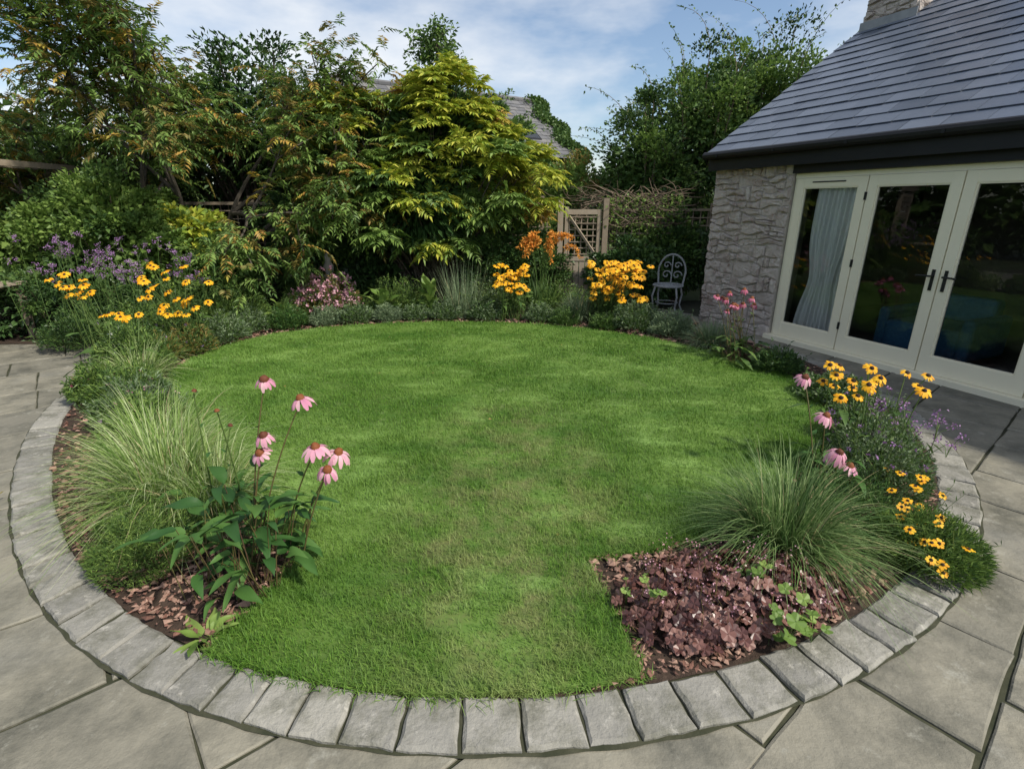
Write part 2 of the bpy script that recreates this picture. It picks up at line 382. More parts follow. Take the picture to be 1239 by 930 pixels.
while a<a1:
    ro=RO(a); w=random.choice([.15,.17,.185,.2,.21])/ro; g=.0045/ro
    ro2=RO(a+w)
    g1,g2,g3,g4=[g*random.uniform(.6,2) for _ in range(4)]; i1,i2,i3,i4=[random.uniform(-.006,.006) for _ in range(4)]
    slab(mb,[polar(ro-WS+i1,a+g1),polar(ro+i2,a+g2),polar(ro2+i3,a+w-g3),polar(ro2-WS+i4,a+w-g4)],.020+random.uniform(-.004,.004),.03,.009,tilt=.006,sub=4,rag=.004)
    a+=w
mb.build('stone_edging',[M['sett'],M['joint']])
mb=MB(); V=[];F=[];nr,na=46,240
for i in range(nr+1):
    for j in range(na):
        t=2*math.pi*j/na; r=(RO(t)-WS)*i/nr; V.append((*polar(r,t),.012+.012*math.sin(r*19+t*7)*math.cos(t*23+r*5)*random.uniform(.3,1)))
for i in range(nr):
    for j in range(na): F.append((i*na+j,i*na+(j+1)%na,(i+1)*na+(j+1)%na,(i+1)*na+j))
mb.add(V,F)
mb.add([(-9,6.3,.006),(2.0,6.3,.006),(2.25,7.3,.006),(2.1,9.2,.006),(2.1,13,.006),(-9,13,.006)],[(0,1,2,3,4,5)])
mb.build('flower_bed_soil',[M['soil']],smooth=True)
LP=[(.47,1.43),(.43,1.75),(.344,2.11),(.70,2.17),(1.06,2.31),(1.6,2.7),(2.2,3.3),(2.6,3.95),(2.79,4.65),(2.75,5.1),(2.55,5.5),(2.25,6.0),(1.88,6.4),(1.4,6.8),(.92,7.1),(.2,7.36),(-.4,7.46),(-1.09,7.48),(-1.9,7.36),(-2.6,7.12),(-3.15,6.75),(-3.48,6.2),(-3.58,5.6),(-3.5,5.1),(-3.30,4.7),(-2.85,4.0),(-2.3,3.3),(-1.75,2.7),(-1.3,2.35),(-1.02,2.24),(-1.05,1.95),(-1.12,1.7),(-1.16,1.54),(-.9,1.46),(-.55,1.39),(-.25,1.36),(.1,1.375)]
LP=np.array(LP)
def inpoly(p,poly):
    x,y=p[:,0],p[:,1]; c=np.zeros(len(p),bool); n=len(poly); j=n-1
    for i in range(n):
        xi,yi=poly[i];xj,yj=poly[j]
        k=((yi>y)!=(yj>y))&(x<(xj-xi)*(y-yi)/(yj-yi+1e-12)+xi); c^=k; j=i
    return c
mb=MB(); n=len(LP); H=.034
mb.add([(x,y,H) for x,y in LP],[list(range(n))],1)
mb.add([(x,y,H) for x,y in LP]+[(x,y,-.01) for x,y in LP],[(i,(i+1)%n,n+(i+1)%n,n+i) for i in range(n)],1)
def scatter(n,x0,x1,y0,y1): return np.stack([R.uniform(x0,x1,n),R.uniform(y0,y1,n)],1)
for (y0,y1,dens,w,hh) in ((1.25,2.4,17000,.0026,.042),(2.4,3.6,10500,.0032,.042),(3.6,5.2,7000,.0042,.040),(5.2,7.6,5000,.0058,.040)):
    x0,x1=-3.7,2.9
    if y0<2: x0,x1=-1.35,1.3
    k=int(dens*(x1-x0)*(y1-y0)); p=scatter(k,x0,x1,y0,y1); p=p[inpoly(p,LP)]
    ws=(np.hypot((p[:,0]+.25)/.10,(p[:,1]-1.68)/.05)<1)&(R.random(len(p))<.85)
    ws|=(np.hypot((p[:,0]+.1)/.45,(p[:,1]-2.3)/.9)<1)&(R.random(len(p))<.25)
    p=p[~ws]; k=len(p)
    P=np.concatenate([p,np.full((k,1),H-.002)],1)
    lump=.8+.4*np.sin(p[:,0]*9+np.sin(p[:,1]*7))*np.sin(p[:,1]*8.3+1)+.25*np.sin(p[:,0]*23+p[:,1]*17)*np.sin(p[:,0]*13-p[:,1]*29)
    blades(mb,P,R.uniform(0,6.283,k)*.8+.6*np.sin(p[:,0]*2.1+p[:,1]*3)*2,np.abs(R.normal(.35,.3,k)),hh*R.uniform(.55,1.35,k)*lump+.008,w*R.uniform(.7,1.3,k),R.uniform(.1,.9,k),seg=2)
idx=R.integers(0,n,9000); t=R.random(9000)[:,None]; p=LP[idx]*(1-t)+LP[(idx+1)%n]*t+R.normal(size=(9000,2))*.016
blades(mb,np.concatenate([p,np.full((9000,1),.02)],1),R.uniform(0,6.283,9000),np.abs(R.normal(.5,.35,9000)),R.uniform(.03,.08,9000),.003,R.uniform(.2,.9,9000),seg=2)
mb.build('lawn',[M['lawn'],M['lawnb']])
mb=MB()
def chips(k,x0,x1,y0,y1,s):
    p=scatter(k,x0,x1,y0,y1); d=p-C0; r=np.hypot(d[:,0],d[:,1]); th=np.arctan2(d[:,1],d[:,0]); ro=np.array([RO(t) for t in th]); p=p[(r<ro-WS-.012)&~inpoly(p,LP)]; k=len(p)
    c=np.concatenate([p,R.uniform(.016,.036,(k,1))],1)
    o=np.array([(1,0,0),(-1,0,0),(0,1,0),(0,-1,0),(0,0,1),(0,0,-1)],float)
    q=np.stack([R.uniform(.6,1.9,k),R.uniform(.4,1,k),R.uniform(.25,.6,k)],1)*s*np.exp(R.normal(0,.4,(k,1)))
    an=R.uniform(0,6.28,k); V=o[None]*q[:,None]*R.uniform(.6,1.4,(k,6,1))+R.normal(size=(k,6,3))*s*.22
    x=V[:,:,0]*np.cos(an)[:,None]-V[:,:,1]*np.sin(an)[:,None];y=V[:,:,0]*np.sin(an)[:,None]+V[:,:,1]*np.cos(an)[:,None]
    V=np.stack([x,y,V[:,:,2]],2)+c[:,None]
    f=np.array([(0,2,4),(2,1,4),(1,3,4),(3,0,4),(2,0,5),(1,2,5),(3,1,5),(0,3,5)])
    mb.add(V.reshape(-1,3),(np.arange(k)[:,None,None]*6+f[None]).reshape(-1,3))
chips(20000,-3,3,1.3,2.9,.010); chips(9000,-4,3.4,2.9,6,.014); chips(6000,-4,3.3,6,8,.018)
mb.build('mulch_gravel',[M['chip']])

# ------------------------------------------------------------ cottage
H0=bpy.data.objects.new('stone_cottage',None); col.objects.link(H0); H0.location=(HO[0],HO[1],0); H0.rotation_euler=(0,0,HA)
def stones(mb,f,u0,u1,z0,z1,rng=None,hs=(.08,.2)):
    z=z0; wob=lambda u,zz:(0 if zz<=z0+.001 or zz>=z1-.001 else .022*math.sin(u*7+zz*13)+.014*math.sin(u*19+zz*31))
    while z<z1-.02:
        h=min(random.uniform(*hs),z1-z)
        if z1-z-h<.06: h=z1-z
        a0,a1=(u0,u1) if rng is None else rng(z+h)
        u=a0
        while u<a1-.01:
            w=random.choice([.08,.12,.16,.2,.26,.34])*random.uniform(.8,1.2)
            if a1-u-w<.08: w=a1-u
            k=random.random()
            if h<.11 or k<.4: subs=[(0,w,0,h)]
            elif k<.7: s=random.uniform(.35,.65); subs=[(0,w,0,h*s),(0,w,h*s,h)]
            else:
                s=random.uniform(.35,.65); t=random.uniform(.35,.65); subs=[(0,w*t,0,h*s),(w*t,w,0,h*s),(0,w,h*s,h)] if w>.15 else [(0,w,0,h*s),(0,w,h*s,h)]
            for ua,ub,za,zb in subs:
                g=.005; j=lambda s=.01:random.uniform(-s,s)
                cs=[(u+ua+g,z+za+g),(u+ub-g,z+za+g),(u+ub-g,z+zb-g),(u+ua+g,z+zb-g)]
                cu,cz=u+(ua+ub)/2,z+(za+zb)/2
                ring=[]
                for q in range(4):
                    (ax_,az_),(bx_,bz_)=cs[q],cs[(q+1)%4]
                    for t in (0.12,.5,.88): ring.append((ax_+(bx_-ax_)*t+j(.006),az_+(bz_-az_)*t+j(.006)))
                n=len(ring); pr=random.uniform(.004,.038)
                R0=[f(a,c+wob(a,c),.03) for a,c in ring]; R1=[f(a,c+wob(a,c),.0+j(.004)) for a,c in ring]
                R2=[]
                for a,c in ring:
                    kx=random.uniform(.76,.90); R2.append(f(cu+(a-cu)*kx,cz+(c-cz)*(kx-.05)+wob(a,c),-pr+j(.008)))
                V=R0+R1+R2+[f(cu+j(.02),cz+j(.01)+wob(cu,cz),-pr-random.uniform(-.006,.014))]
                F4=[];F3=[]
                for q in range(n):
                    l=(q+1)%n; F4+=[(q,l,n+l,n+q),(n+q,n+l,2*n+l,2*n+q)]; F3.append((2*n+q,2*n+l,3*n))
                n0=mb.n; mb.add(V,F4,0); mb.F.append((np.array(F3)+n0,0))
            u+=w
        z+=h
PIT=math.radians(33.5)
XL,XR,YB=-1.27,6.2,6.6; EZ=2.30; SL=math.tan(PIT); RY=3.3; RZ=EZ+(RY+.18)*SL
mb=MB(); FZ=2.2
stones(mb,lambda u,z,d:(u,d,z),XL,-.01,-.03,FZ)
stones(mb,lambda u,z,d:(u,d,z),3.56,XR,-.03,FZ)
stones(mb,lambda u,z,d:(XL+d,u,z),.0,YB,-.03,RZ-.25,rng=lambda z:(max(0,(z-FZ)/SL+.02),min(YB,YB-(z-FZ)/SL-.02)))
box(mb,XL+.02,-.012,.008,.35,-.03,FZ,1); box(mb,3.562,XR,.008,.35,-.03,FZ,1); box(mb,XL+.02,XL+.3,.36,YB,-.03,FZ,1)
box(mb,XR-.3,XR-.002,.36,YB,-.03,FZ,1); box(mb,XL+.02,XR-.002,YB+.002,YB+.3,-.03,FZ,1)
for x in (XL+.03,XR-.05): mb.add([(x,0,FZ),(x,YB,FZ),(x,RY,RZ-.15)],[(0,1,2)],1)
mb.build('stone_wall',[M['stone'],M['mortar']],H0)
def slates(mb,f,x0,x1,L,ex=.2,wd=.3,m=0):
    rows=int(L/ex)
    for r in range(rows):
        u=x0-(wd/2 if r%2 else 0)
        while u<x1:
            a,b=max(u+.004+random.uniform(-.002,.002),x0),min(u+wd-.004,x1)
            if b-a>.03:
                t=.008; lift=random.uniform(0,.006); v0=r*ex+random.uniform(-.007,.007);v1=min(v0+ex*1.25,L)
                V=[f(a,v0,.014+lift),f(b,v0,.014+lift),f(b,v1,.001),f(a,v1,.001),f(a,v0,.014+t+lift),f(b,v0,.014+t+lift),f(b,v1,.001+t),f(a,v1,.001+t)]
                mb.add(V,[(4,5,6,7),(0,1,5,4),(0,4,7,3),(1,2,6,5),(0,3,2,1)],m)
            u+=wd
cs,sn=math.cos(PIT),math.sin(PIT)
mb=MB(); Ls=(RY+.18)/cs
slates(mb,lambda u,v,h:(u,-.18+v*cs-h*sn,EZ+v*sn+h*cs),XL-.05,XR,Ls,.215,.36)
slates(mb,lambda u,v,h:(u,2*RY+.18-v*cs+h*sn,EZ+v*sn+h*cs),XL-.05,XR,Ls,.215,.36)
x0,x1=XL-.04,XR-.01
mb.add([(x0,-.17,EZ-.02),(x1,-.17,EZ-.02),(x1,RY,RZ-.02),(x0,RY,RZ-.02),(x0,2*RY+.17,EZ-.02),(x1,2*RY+.17,EZ-.02)],[(0,1,2,3),(3,2,5,4)],1)
for k in range(25):
    u=XL-.05+k*.3; stems(mb,(u,RY,RZ+.02),(u+.15,RY,RZ+.02),(u+.297,RY,RZ+.02),.06,.062,1,seg=1,sides=8)
mb.build('slate_roof',[M['slate'],M['black']],H0)
mb=MB()
box(mb,XL-.02,XR,-.14,-.115,2.09,EZ-.01); box(mb,XL-.02,XR,-.113,.0,2.1,2.12); box(mb,-.005,3.56,-.035,.1,2.003,2.195)
tube(mb,[(XL-.05,-.2,EZ-.02),((XL+XR)/2,-.2,EZ-.025),(XR,-.2,EZ-.02)],.05,0,10)
for x in np.arange(XL+.2,XR,.9): box(mb,x,x+.03,-.255,-.141,EZ-.05,EZ-.02)
mb.build('fascia_and_gutter',[M['black']],H0)
mb=MB(); cx0,cx1,cy0,cy1,cz0,cz1=XL,XL+.72,2.45,3.8,3.4,6.1
stones(mb,lambda u,z,d:(u,cy0+d,z),cx0,cx1,cz0,cz1); stones(mb,lambda u,z,d:(cx1-d,u,z),cy0,cy1,cz0,cz1); stones(mb,lambda u,z,d:(cx0+d,u,z),cy0,cy1,cz0,cz1)
stones(mb,lambda u,z,d:(u,cy1-d,z),cx0,cx1,cz0,cz1)
box(mb,cx0+.008,cx1-.008,cy0+.008,cy1-.008,cz0,cz1,1); box(mb,cx0-.05,cx1+.05,cy0-.05,cy1+.05,cz1,cz1+.08,1)
zf=EZ+(cy0+.18)*SL; box(mb,cx0-.02,cx1+.04,cy0-.06,cy0-.05,zf-.02,zf+.09,2)
for y in (2.8,3.3): tube(mb,[(cx0+.36,y,cz1+.08),(cx0+.36,y,cz1+.3),(cx0+.36,y,cz1+.45)],[.13,.11,.12],1,12)
mb.build('chimney',[M['stone'],M['mortar'],M['lead']],H0)
mb=MB(); px=[0,.9,1.78,2.66,3.55]
box(mb,0,3.55,.03,.13,1.945,2.0); box(mb,-.03,3.58,-.07,.13,-.01,.055)
for i,x in enumerate(px):
    a,b=(x,x+.045) if i==0 else ((x-.045,x) if i==4 else (x-.02,x+.02))
    box(mb,a,b,.04,.13,.055,1.945)
mg=MB(); mh=MB()
for i in range(4):
    a=px[i]+(.047 if i==0 else .006); b=px[i+1]-(.047 if i==3 else .006)
    z0,z1=.058,1.942; st=.095
    box(mb,a,a+st,.012,.072,z0,z1); box(mb,b-st,b,.012,.072,z0,z1)
    box(mb,a+st,b-st,.014,.070,z1-.1,z1); box(mb,a+st,b-st,.014,.070,z0,z0+.17)
    ga,gb,g0,g1=a+st,b-st,z0+.17,z1-.1
    box(mb,ga,ga+.014,.022,.05,g0,g1);box(mb,gb-.014,gb,.022,.05,g0,g1);box(mb,ga+.014,gb-.014,.022,.05,g0,g0+.014);box(mb,ga+.014,gb-.014,.022,.05,g1-.014,g1)
    mg.add([(ga,.04,g0),(gb,.04,g0),(gb,.04,g1),(ga,.04,g1)],[(0,1,2,3)])
for x,s in ((1.78-.055,-1),(1.78+.055,1)):
    box(mh,x-.014,x+.014,.003,.012,.86,1.06)
    tube(mh,[(x,.01,1.0),(x,-.045,1.0),(x+s*.012,-.05,1.0)],.009,0,8); tube(mh,[(x,-.048,1.0),(x+s*.06,-.05,1.0),(x+s*.12,-.046,.995)],.009,0,8)
box(mh,.25,.65,.006,.014,1.892,1.905)
for z in (.3,1.0,1.7): 
    box(mh,.9-.012,.9+.012,.002,.012,z,z+.08)
mb.build('door_frames',[M['cream']],H0); mg.build('window_glass',[M['glass']],H0); mh.build('door_handles',[M['metal']],H0)
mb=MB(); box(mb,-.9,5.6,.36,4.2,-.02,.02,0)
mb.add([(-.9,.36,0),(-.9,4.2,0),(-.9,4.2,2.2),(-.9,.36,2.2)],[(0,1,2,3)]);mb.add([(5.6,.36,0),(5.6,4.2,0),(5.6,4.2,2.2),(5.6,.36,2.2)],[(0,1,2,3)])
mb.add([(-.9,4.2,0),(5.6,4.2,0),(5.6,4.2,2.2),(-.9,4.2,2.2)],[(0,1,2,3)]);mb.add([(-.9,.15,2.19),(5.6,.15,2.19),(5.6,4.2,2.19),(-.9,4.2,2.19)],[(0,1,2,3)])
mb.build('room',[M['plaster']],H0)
mb=MB(); V=[];nx,nz=120,24
for j in range(nz+1):
    z=.06+1.85*j/nz; tz=j/nz; wd_=.52-.14*math.exp(-((tz-.40)/.16)**2)
    for i in range(nx+1):
        u=i/nx; x=.28-.06*(1-tz)+(.52-wd_)*.6+wd_*u; V.append((x,.115+.024*math.sin(u*40+.6*math.sin(tz*5))+.010*math.sin(u*97),z))
mb.add(V,[(j*(nx+1)+i,j*(nx+1)+i+1,(j+1)*(nx+1)+i+1,(j+1)*(nx+1)+i) for j in range(nz) for i in range(nx)])
mb.build('curtain',[M['curtain']],H0,smooth=True)
mb=MB()
for (a,b,c,d,e,f) in ((1.1,1.85,.5,1.2,.1,.42),(1.1,1.85,1.05,1.25,.42,.7),(1.0,1.12,.5,1.25,.1,.55),(1.83,1.95,.5,1.25,.1,.55)): box(mb,a,b,c,d,e,f)
o=mb.build('armchair',[M['sofa']],H0); bv=o.modifiers.new('b','BEVEL');bv.width=.05;bv.segments=3

# ------------------------------------------------------------ neighbour house
NH=bpy.data.objects.new('neighbour_house',None);col.objects.link(NH); NH.location=(-6.6,17.0,0); NH.rotation_euler=(0,0,math.atan2(.53,.848))
mb=MB(); LN=8.9; LM=1.2; PN=math.radians(36); w=2.9; ez=3.1; rz=ez+w*math.tan(PN)
slates(mb,lambda u,v,h:(u,-w-.1+v*math.cos(PN)-h*math.sin(PN),ez+v*math.sin(PN)+h*math.cos(PN)),LM,LN,(w+.1)/math.cos(PN),.22,.33)
mb.add([(LM,-w,ez-.03),(LN,-w,ez-.03),(LN,0,rz),(LM,0,rz),(LM,w,ez-.03),(LN,w,ez-.03)],[(0,1,2,3),(3,2,5,4)])
for k in range(19): stems(mb,(LM+k*.4,0,rz+.07),(LM+.2+k*.4,0,rz+.07),(LM+.39+k*.4,0,rz+.07),.09,.092,0,seg=1,sides=7)
mb.build('roof',[M['oldslate']],NH)
mb=MB(); box(mb,LM+.1,LN-.1,-w+.15,w-.15,-.02,ez)
for q in (LM+.12,LN-.12): mb.add([(q,-w+.1,ez),(q,w-.1,ez),(q,0,rz-.06)],[(0,1,2)])
mb.build('walls',[M['render']],NH)
mb=MB(); y0,y1=-2.2,-1.3
g=lambda u,y,h:(u,y,ez+(y+w)*math.tan(PN)+h)
mb.add([g(6.9,y0,.12),g(7.6,y0,.12),g(7.6,y1,.12),g(6.9,y1,.12),g(6.9,y0,0),g(7.6,y0,0),g(7.6,y1,0),g(6.9,y1,0)],[(0,1,5,4),(1,2,6,5),(2,3,7,6),(3,0,4,7)],0)
mb.add([g(6.95,y0+.05,.125),g(7.55,y0+.05,.125),g(7.55,y1-.05,.125),g(6.95,y1-.05,.125)],[(0,1,2,3)],1); mb.add([g(6.9,y0,.119),g(7.6,y0,.119),g(7.6,y1,.119),g(6.9,y1,.119)],[(0,1,2,3)],0)
mb.build('skylight',[M['metal'],M['glass']],NH)
mb=MB(); k=9000; t=R.random(k); yy=R.uniform(-w-.2,w,k); ux=LN+.05-np.abs(R.normal(size=k))*.28-.2*np.sin(yy*5)
P=np.stack([ux,yy,ez+(w-np.abs(yy))*math.tan(PN)+R.uniform(.02,.25,k)],1); leaves(mb,P,rdir(k,.4),.12,.10,1)
k=14000; yy=R.uniform(-w,w,k); P=np.stack([np.full(k,LN-.03)+R.uniform(0,.15,k),yy,R.random(k)*(ez+(w-np.abs(yy))*math.tan(PN))],1); leaves(mb,P,rdir(k,.2),.13,.11,1)
k=9000; xx=R.uniform(4.5,LN,k); P=np.stack([xx,np.full(k,-w+.1)-R.uniform(0,.15,k),R.random(k)*(ez+.1)],1); leaves(mb,P,rdir(k,.2),.13,.11,0)
mb.build('ivy',[M['lit'],M['mid']],NH)

# ------------------------------------------------------------ woody plants
mb=MB(); tips=[]
def grow(p,d,ln,r,dep):
    d=d/np.linalg.norm(d); q=p+d*ln; mid=(p+q)/2+R.normal(size=3)*ln*.06
    stems(mb,p,mid,q,r,r*.68,0,seg=4,sides=6 if dep>1 else 4)
    if dep<=1: tips.append((q,d)); tips.append((mid,d))
    if dep==0: return
    for _ in range(3):
        nd=d+R.normal(size=3)*np.array([.55,.45,.42])-Z*.02; grow(q,nd,ln*random.uniform(.55,.82),r*.6,dep-1)
for d,ln in (((-.85,-.15,1),1.5),((-.3,.1,1),1.7),((.12,-.1,1),1.8),((.5,.05,1),1.7),((.95,-.1,1),1.5),((-.1,-.35,1.1),1.6)):
    grow(np.array([-5.3,8.6,0])+np.array([d[0]*.15,d[1]*.2,0]),np.array(d),ln,.055,3)
T=np.array([t[0] for t in tips]);TD=np.array([t[1] for t in tips])
for mi,frac in ((1,.26),(2,.42),(3,.18),(4,.14)):
    k=int(5200*frac); i=R.integers(0,len(T),k); 
    if mi>2: i=i[np.argsort(np.sin(T[i,0]*3)*np.cos(T[i,2]*4)+R.normal(size=k)*.3)[-int(k*.8):]]; k=len(i)
    P=T[i]+R.normal(size=(k,3))*.16; D=nrm(TD[i]*.5+R.normal(size=(k,3))*.7)
    pinnate(mb,P,D,R.uniform(.16,.32,k),6,.08,.38,mi,5)
mb.build('rowan_tree',[M['bark'],M['mid'],M['lit'],M['brn'],M['gold'],M['rstem']])
bush('evergreen_tree',[(-4.75,10.6,3.0,1.15,1.0,1.75),(-3.9,10.7,2.4,.9,.9,1.4),(-5.8,10.9,2.1,1.2,.9,1.7)],28000,.10,.045,[M['dk'],M['mid'],M['dk'],M['bark']],sub=80,subr=.26,woody=.03)
bush('evergreen_tree',[(-8.2,10.5,1.7,1.6,1.2,1.9),(-9.5,8.5,1.5,1.5,1.5,1.8),(-6.9,10.6,1.6,1.2,.9,1.5)],24000,.11,.06,[M['mid'],M['dk'],M['lit'],M['bark']],sub=70,woody=.03)
mb=MB()
wb=[(-1.2,9.1,2.5,1.05,.85,1.0),(-2.45,9.0,2.25,.95,.8,.95),(-.42,8.9,1.95,.80,.7,.62),(-1.65,8.7,1.6,1.2,.75,.7)]
wc=[];wu=[]
for b,k in zip(wb,(76,60,44,46)):
    c,u=rnd_blob_points(b,k,.72); c+=R.normal(size=c.shape)*.12; wc.append(c);wu.append(u)
wc=np.concatenate(wc);wu=np.concatenate(wu); kp=wc[:,2]>1.0; wc=wc[kp];wu=wu[kp]
stems(mb,np.repeat([[-1.3,9.2,0]],len(wc),0)+R.normal(size=(len(wc),3))*[.2,.15,0],(wc+[-1.3,9.2,.6])/2,wc,.018,.007,0,seg=6,sides=5)
for c,u in zip(wc,wu):
    k=12; az=np.arange(k)*2.4+random.random()*6; el=np.linspace(.1,.9,k)
    D=nrm(np.stack([np.cos(az)*np.cos(el),np.sin(az)*np.cos(el),np.sin(el)],1)+u*.55)
    hi=(c[2]-1.0)/2.4+.25*u[0]+.08+random.uniform(-.4,.4)  # upper and right-hand whorls get yellower leaves: sunlit side painted by leaf colour
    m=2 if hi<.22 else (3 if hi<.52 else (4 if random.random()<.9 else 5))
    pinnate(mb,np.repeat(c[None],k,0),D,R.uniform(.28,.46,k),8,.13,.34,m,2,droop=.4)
k=5000; P,u=rnd_blob_points(wb[0],k,.2); P2,u2=rnd_blob_points(wb[3],k,.2); P3,u3=rnd_blob_points(wb[1],k//2,.2)
for P,u in ((P,u),(P2,u2),(P3,u3)): leaves(mb,(P-P.mean(0))*.85+P.mean(0),u,.16,.06,1,jit=1)
mb.build('mahonia_shrub',[M['bark'],M['dk'],M['mid'],M['lit'],M['yel'],M['gold']])
mb=MB(); bx,by=-1.75,13.6
stems(mb,(bx,by,0),(bx-.05,by,3),(bx+.05,by,5.35),.12,.01,0,seg=6,sides=6)
for z in np.arange(2.2,5.3,.2):
    rr=.22+1.05*((5.5-z)/3.3)**.8; k=8
    az=R.uniform(0,6.28,k); A=np.repeat([[bx,by,z]],k,0); h=np.stack([np.cos(az),np.sin(az),0*az],1); C=A+h*rr*R.uniform(.45,1.25,k)[:,None]+Z*R.uniform(.1,.45,k)[:,None]*(.4+rr*.4); B=(A+C)/2-Z*.04
    stems(mb,A,B,C,.018,.004,0,seg=4)
    for t in np.linspace(.3,1,8):
        p=A*(1-t)**2+B*2*t*(1-t)+C*t*t
        for q in range(5): leaves(mb,p+R.normal(size=(k,3))*.08,nrm(h*.4+R.normal(size=(k,3))*.6),.12,.06,1+(q%2),jit=1)
mb.build('cherry_tree',[M['bark'],M['mid'],M['lit']])
bush('broadleaf_tree',[(-.9,12.2,3.1,.9,.7,.95),(-.2,12,2.5,.8,.8,.9)],11000,.11,.05,[M['mid'],M['lit'],M['dk'],M['bark']],sub=50,subr=.25,woody=.02,sprays=18)
bush('cotoneaster_tree',[(3.9,11.8,2.5,1.9,1.3,2.1),(2.7,11.2,1.9,1.15,1.0,1.75),(5.6,12.2,2.9,1.8,1.4,2.2),(4.6,12.3,3.6,1.2,1.0,1.3)],64000,.085,.05,[M['mid'],M['lit'],M['mid'],M['lit'],M['dk'],M['twig']],sub=190,subr=.22,dens_core=.35,woody=.025,sprays=190)
bush('elder_shrub',[(1.2,12.0,1.5,1.1,.7,1.3),(.1,11.6,1.25,.9,.6,1.0)],14000,.09,.05,[M['lit'],M['mid'],M['brn'],M['twig']],sub=60)
bush('ivy_hedge',[(2.1,8.95,.55,.7,.4,.66),(1.65,9.0,.45,.45,.3,.6),(2.9,9.3,.75,.7,.45,.75)],17000,.065,.05,[M['mid'],M['dk'],M['dk'],M['twig']],sub=70)
bush('dark_shrub',[(-.25,9.0,.78,.9,.6,.9),(.45,9.0,.6,.5,.4,.7)],18000,.06,.033,[M['mid'],M['dk'],M['mid'],M['twig']],sub=80)
bush('dark_shrub',[(-3.4,9.0,.9,.85,.6,.95),(-2.3,9.3,.8,.9,.6,.85)],17000,.09,.05,[M['dk'],M['dk'],M['mid'],M['twig']],sub=60)
bush('laurel_shrub',[(-4.35,8.1,.65,.68,.5,.7)],10000,.07,.04,[M['mid'],M['lit'],M['mid'],M['twig']],sub=45)
bush('variegated_shrub',[(-4.9,8.2,1.2,.5,.4,.45)],5000,.10,.06,[M['yel'],M['lit'],M['twig']],sub=25)
bush('lime_shrub',[(-5.9,7.9,1.35,.95,.7,.9),(-6.8,7.8,1.0,.7,.7,.8),(-5.2,7.7,.85,.6,.5,.75)],24000,.075,.055,[M['lit'],M['mid'],M['lit'],M['twig']],sub=80)
bush('dark_shrub',[(-6.2,6.9,.35,.8,.6,.5),(-7.0,6.4,.5,.7,.7,.6),(-5.3,7.1,.35,.7,.4,.45)],13000,.06,.03,[M['dk'],M['mid'],M['twig']],sub=60)
bush('distant_trees',[(x,26+random.uniform(-2,2),1.4,3.2,1.5,random.uniform(1.6,2.9)) for x in range(-24,26,4)]+[(-13,y,1.8,1.6,2.5,2.4) for y in (-6,-2,2,6,10,14)],52000,.30,.19,[M['mid'],M['dk'],M['mid'],M['bark']],sub=420,subr=.26,woody=.04)

# ------------------------------------------------------------ trellis, gate, chair etc
def lattice(mb,x0,x1,z0,z1,y,s=.12,m=0):
    x=x0
    while x<=x1+.001: box(mb,x-.009,x+.009,y-.005,y+.005,z0,z1,m); x+=s
    z=z0+.03
    while z<=z1+.001: box(mb,x0,x1,y-.016,y-.006,z-.009,z+.009,m); z+=s
mb=MB(); x0,x1,y=.88,1.48,9.05
box(mb,x0,x0+.06,y-.02,y+.02,.05,1.62);box(mb,x1-.06,x1,y-.02,y+.02,.05,1.58);box(mb,x0+.06,x1-.06,y-.018,y+.018,1.5,1.58);box(mb,x0+.06,x1-.06,y-.018,y+.018,.75,.82);box(mb,x0+.06,x1-.06,y-.018,y+.018,.1,.18)
stems(mb,(x0+.07,y-.03,1.47),(x0+.3,y-.03,1.18),(x1-.07,y-.03,.85),.026,.026,0,seg=1,sides=4)
lattice(mb,x0+.08,x1-.06,.83,1.5,y+.008,.1)
for i in range(5): box(mb,x0+.07+i*.1,x0+.155+i*.1,y-.008,y+.008,.18,.75)
box(mb,x0-.12,x0-.03,y-.05,y+.05,0,1.75);box(mb,x1+.03,x1+.12,y-.05,y+.05,0,1.75)
mb.build('wooden_gate',[M['wood']])
mb=MB(); lattice(mb,1.7,3.5,.5,1.55,9.42,.13); box(mb,1.7,3.5,9.38,9.43,1.55,1.59)
for x in (2.5,3.45): box(mb,x,x+.08,9.45,9.53,0,1.68)
mb.build('trellis_fence',[M['wood']])
mb=MB(); lattice(mb,-6.5,.7,.4,1.65,9.85,.14); box(mb,-6.5,.7,9.8,9.86,1.65,1.7)
for x in np.arange(-6.5,.8,1.75): box(mb,x,x+.08,9.87,9.95,0,1.8)
mb.build('trellis_fence',[M['wood']])
mb=MB(); k=230; A=np.stack([R.uniform(1.1,2.9,k),9.3+R.normal(size=k)*.12,R.uniform(1.3,1.85,k)],1); az=R.uniform(0,6.28,k)
d=np.stack([np.cos(az),np.sin(az)*.4,R.uniform(-.25,.5,k)],1)*R.uniform(.2,.8,k)[:,None]; stems(mb,A,A+d*.5+R.normal(size=(k,3))*.12,A+d,.009,.003,0,seg=4)
k=1300; P=np.stack([R.uniform(1.5,3.0,k),9.3+R.normal(size=k)*.15,R.uniform(1.0,1.8,k)],1); leaves(mb,P,rdir(k),.06,.04,1)
mb.build('climbing_vine',[M['twig'],M['lit']])
mb=MB(); cx,cy=2.42,8.1; rot=-.5; KS=1.1
def CL(x,y,z): return (cx+KS*(x*math.cos(rot)-y*math.sin(rot)),cy+KS*(x*math.sin(rot)+y*math.cos(rot)),z*1.05)
circ=lambda r,z,n=24,y0=0:[CL(r*math.cos(t),y0+r*math.sin(t),z) for t in np.linspace(0,2*math.pi,n+1)]
tube(mb,circ(.2,.45),.016)
for r in (.05,.10,.15): tube(mb,circ(r,.45),.008,0,5)
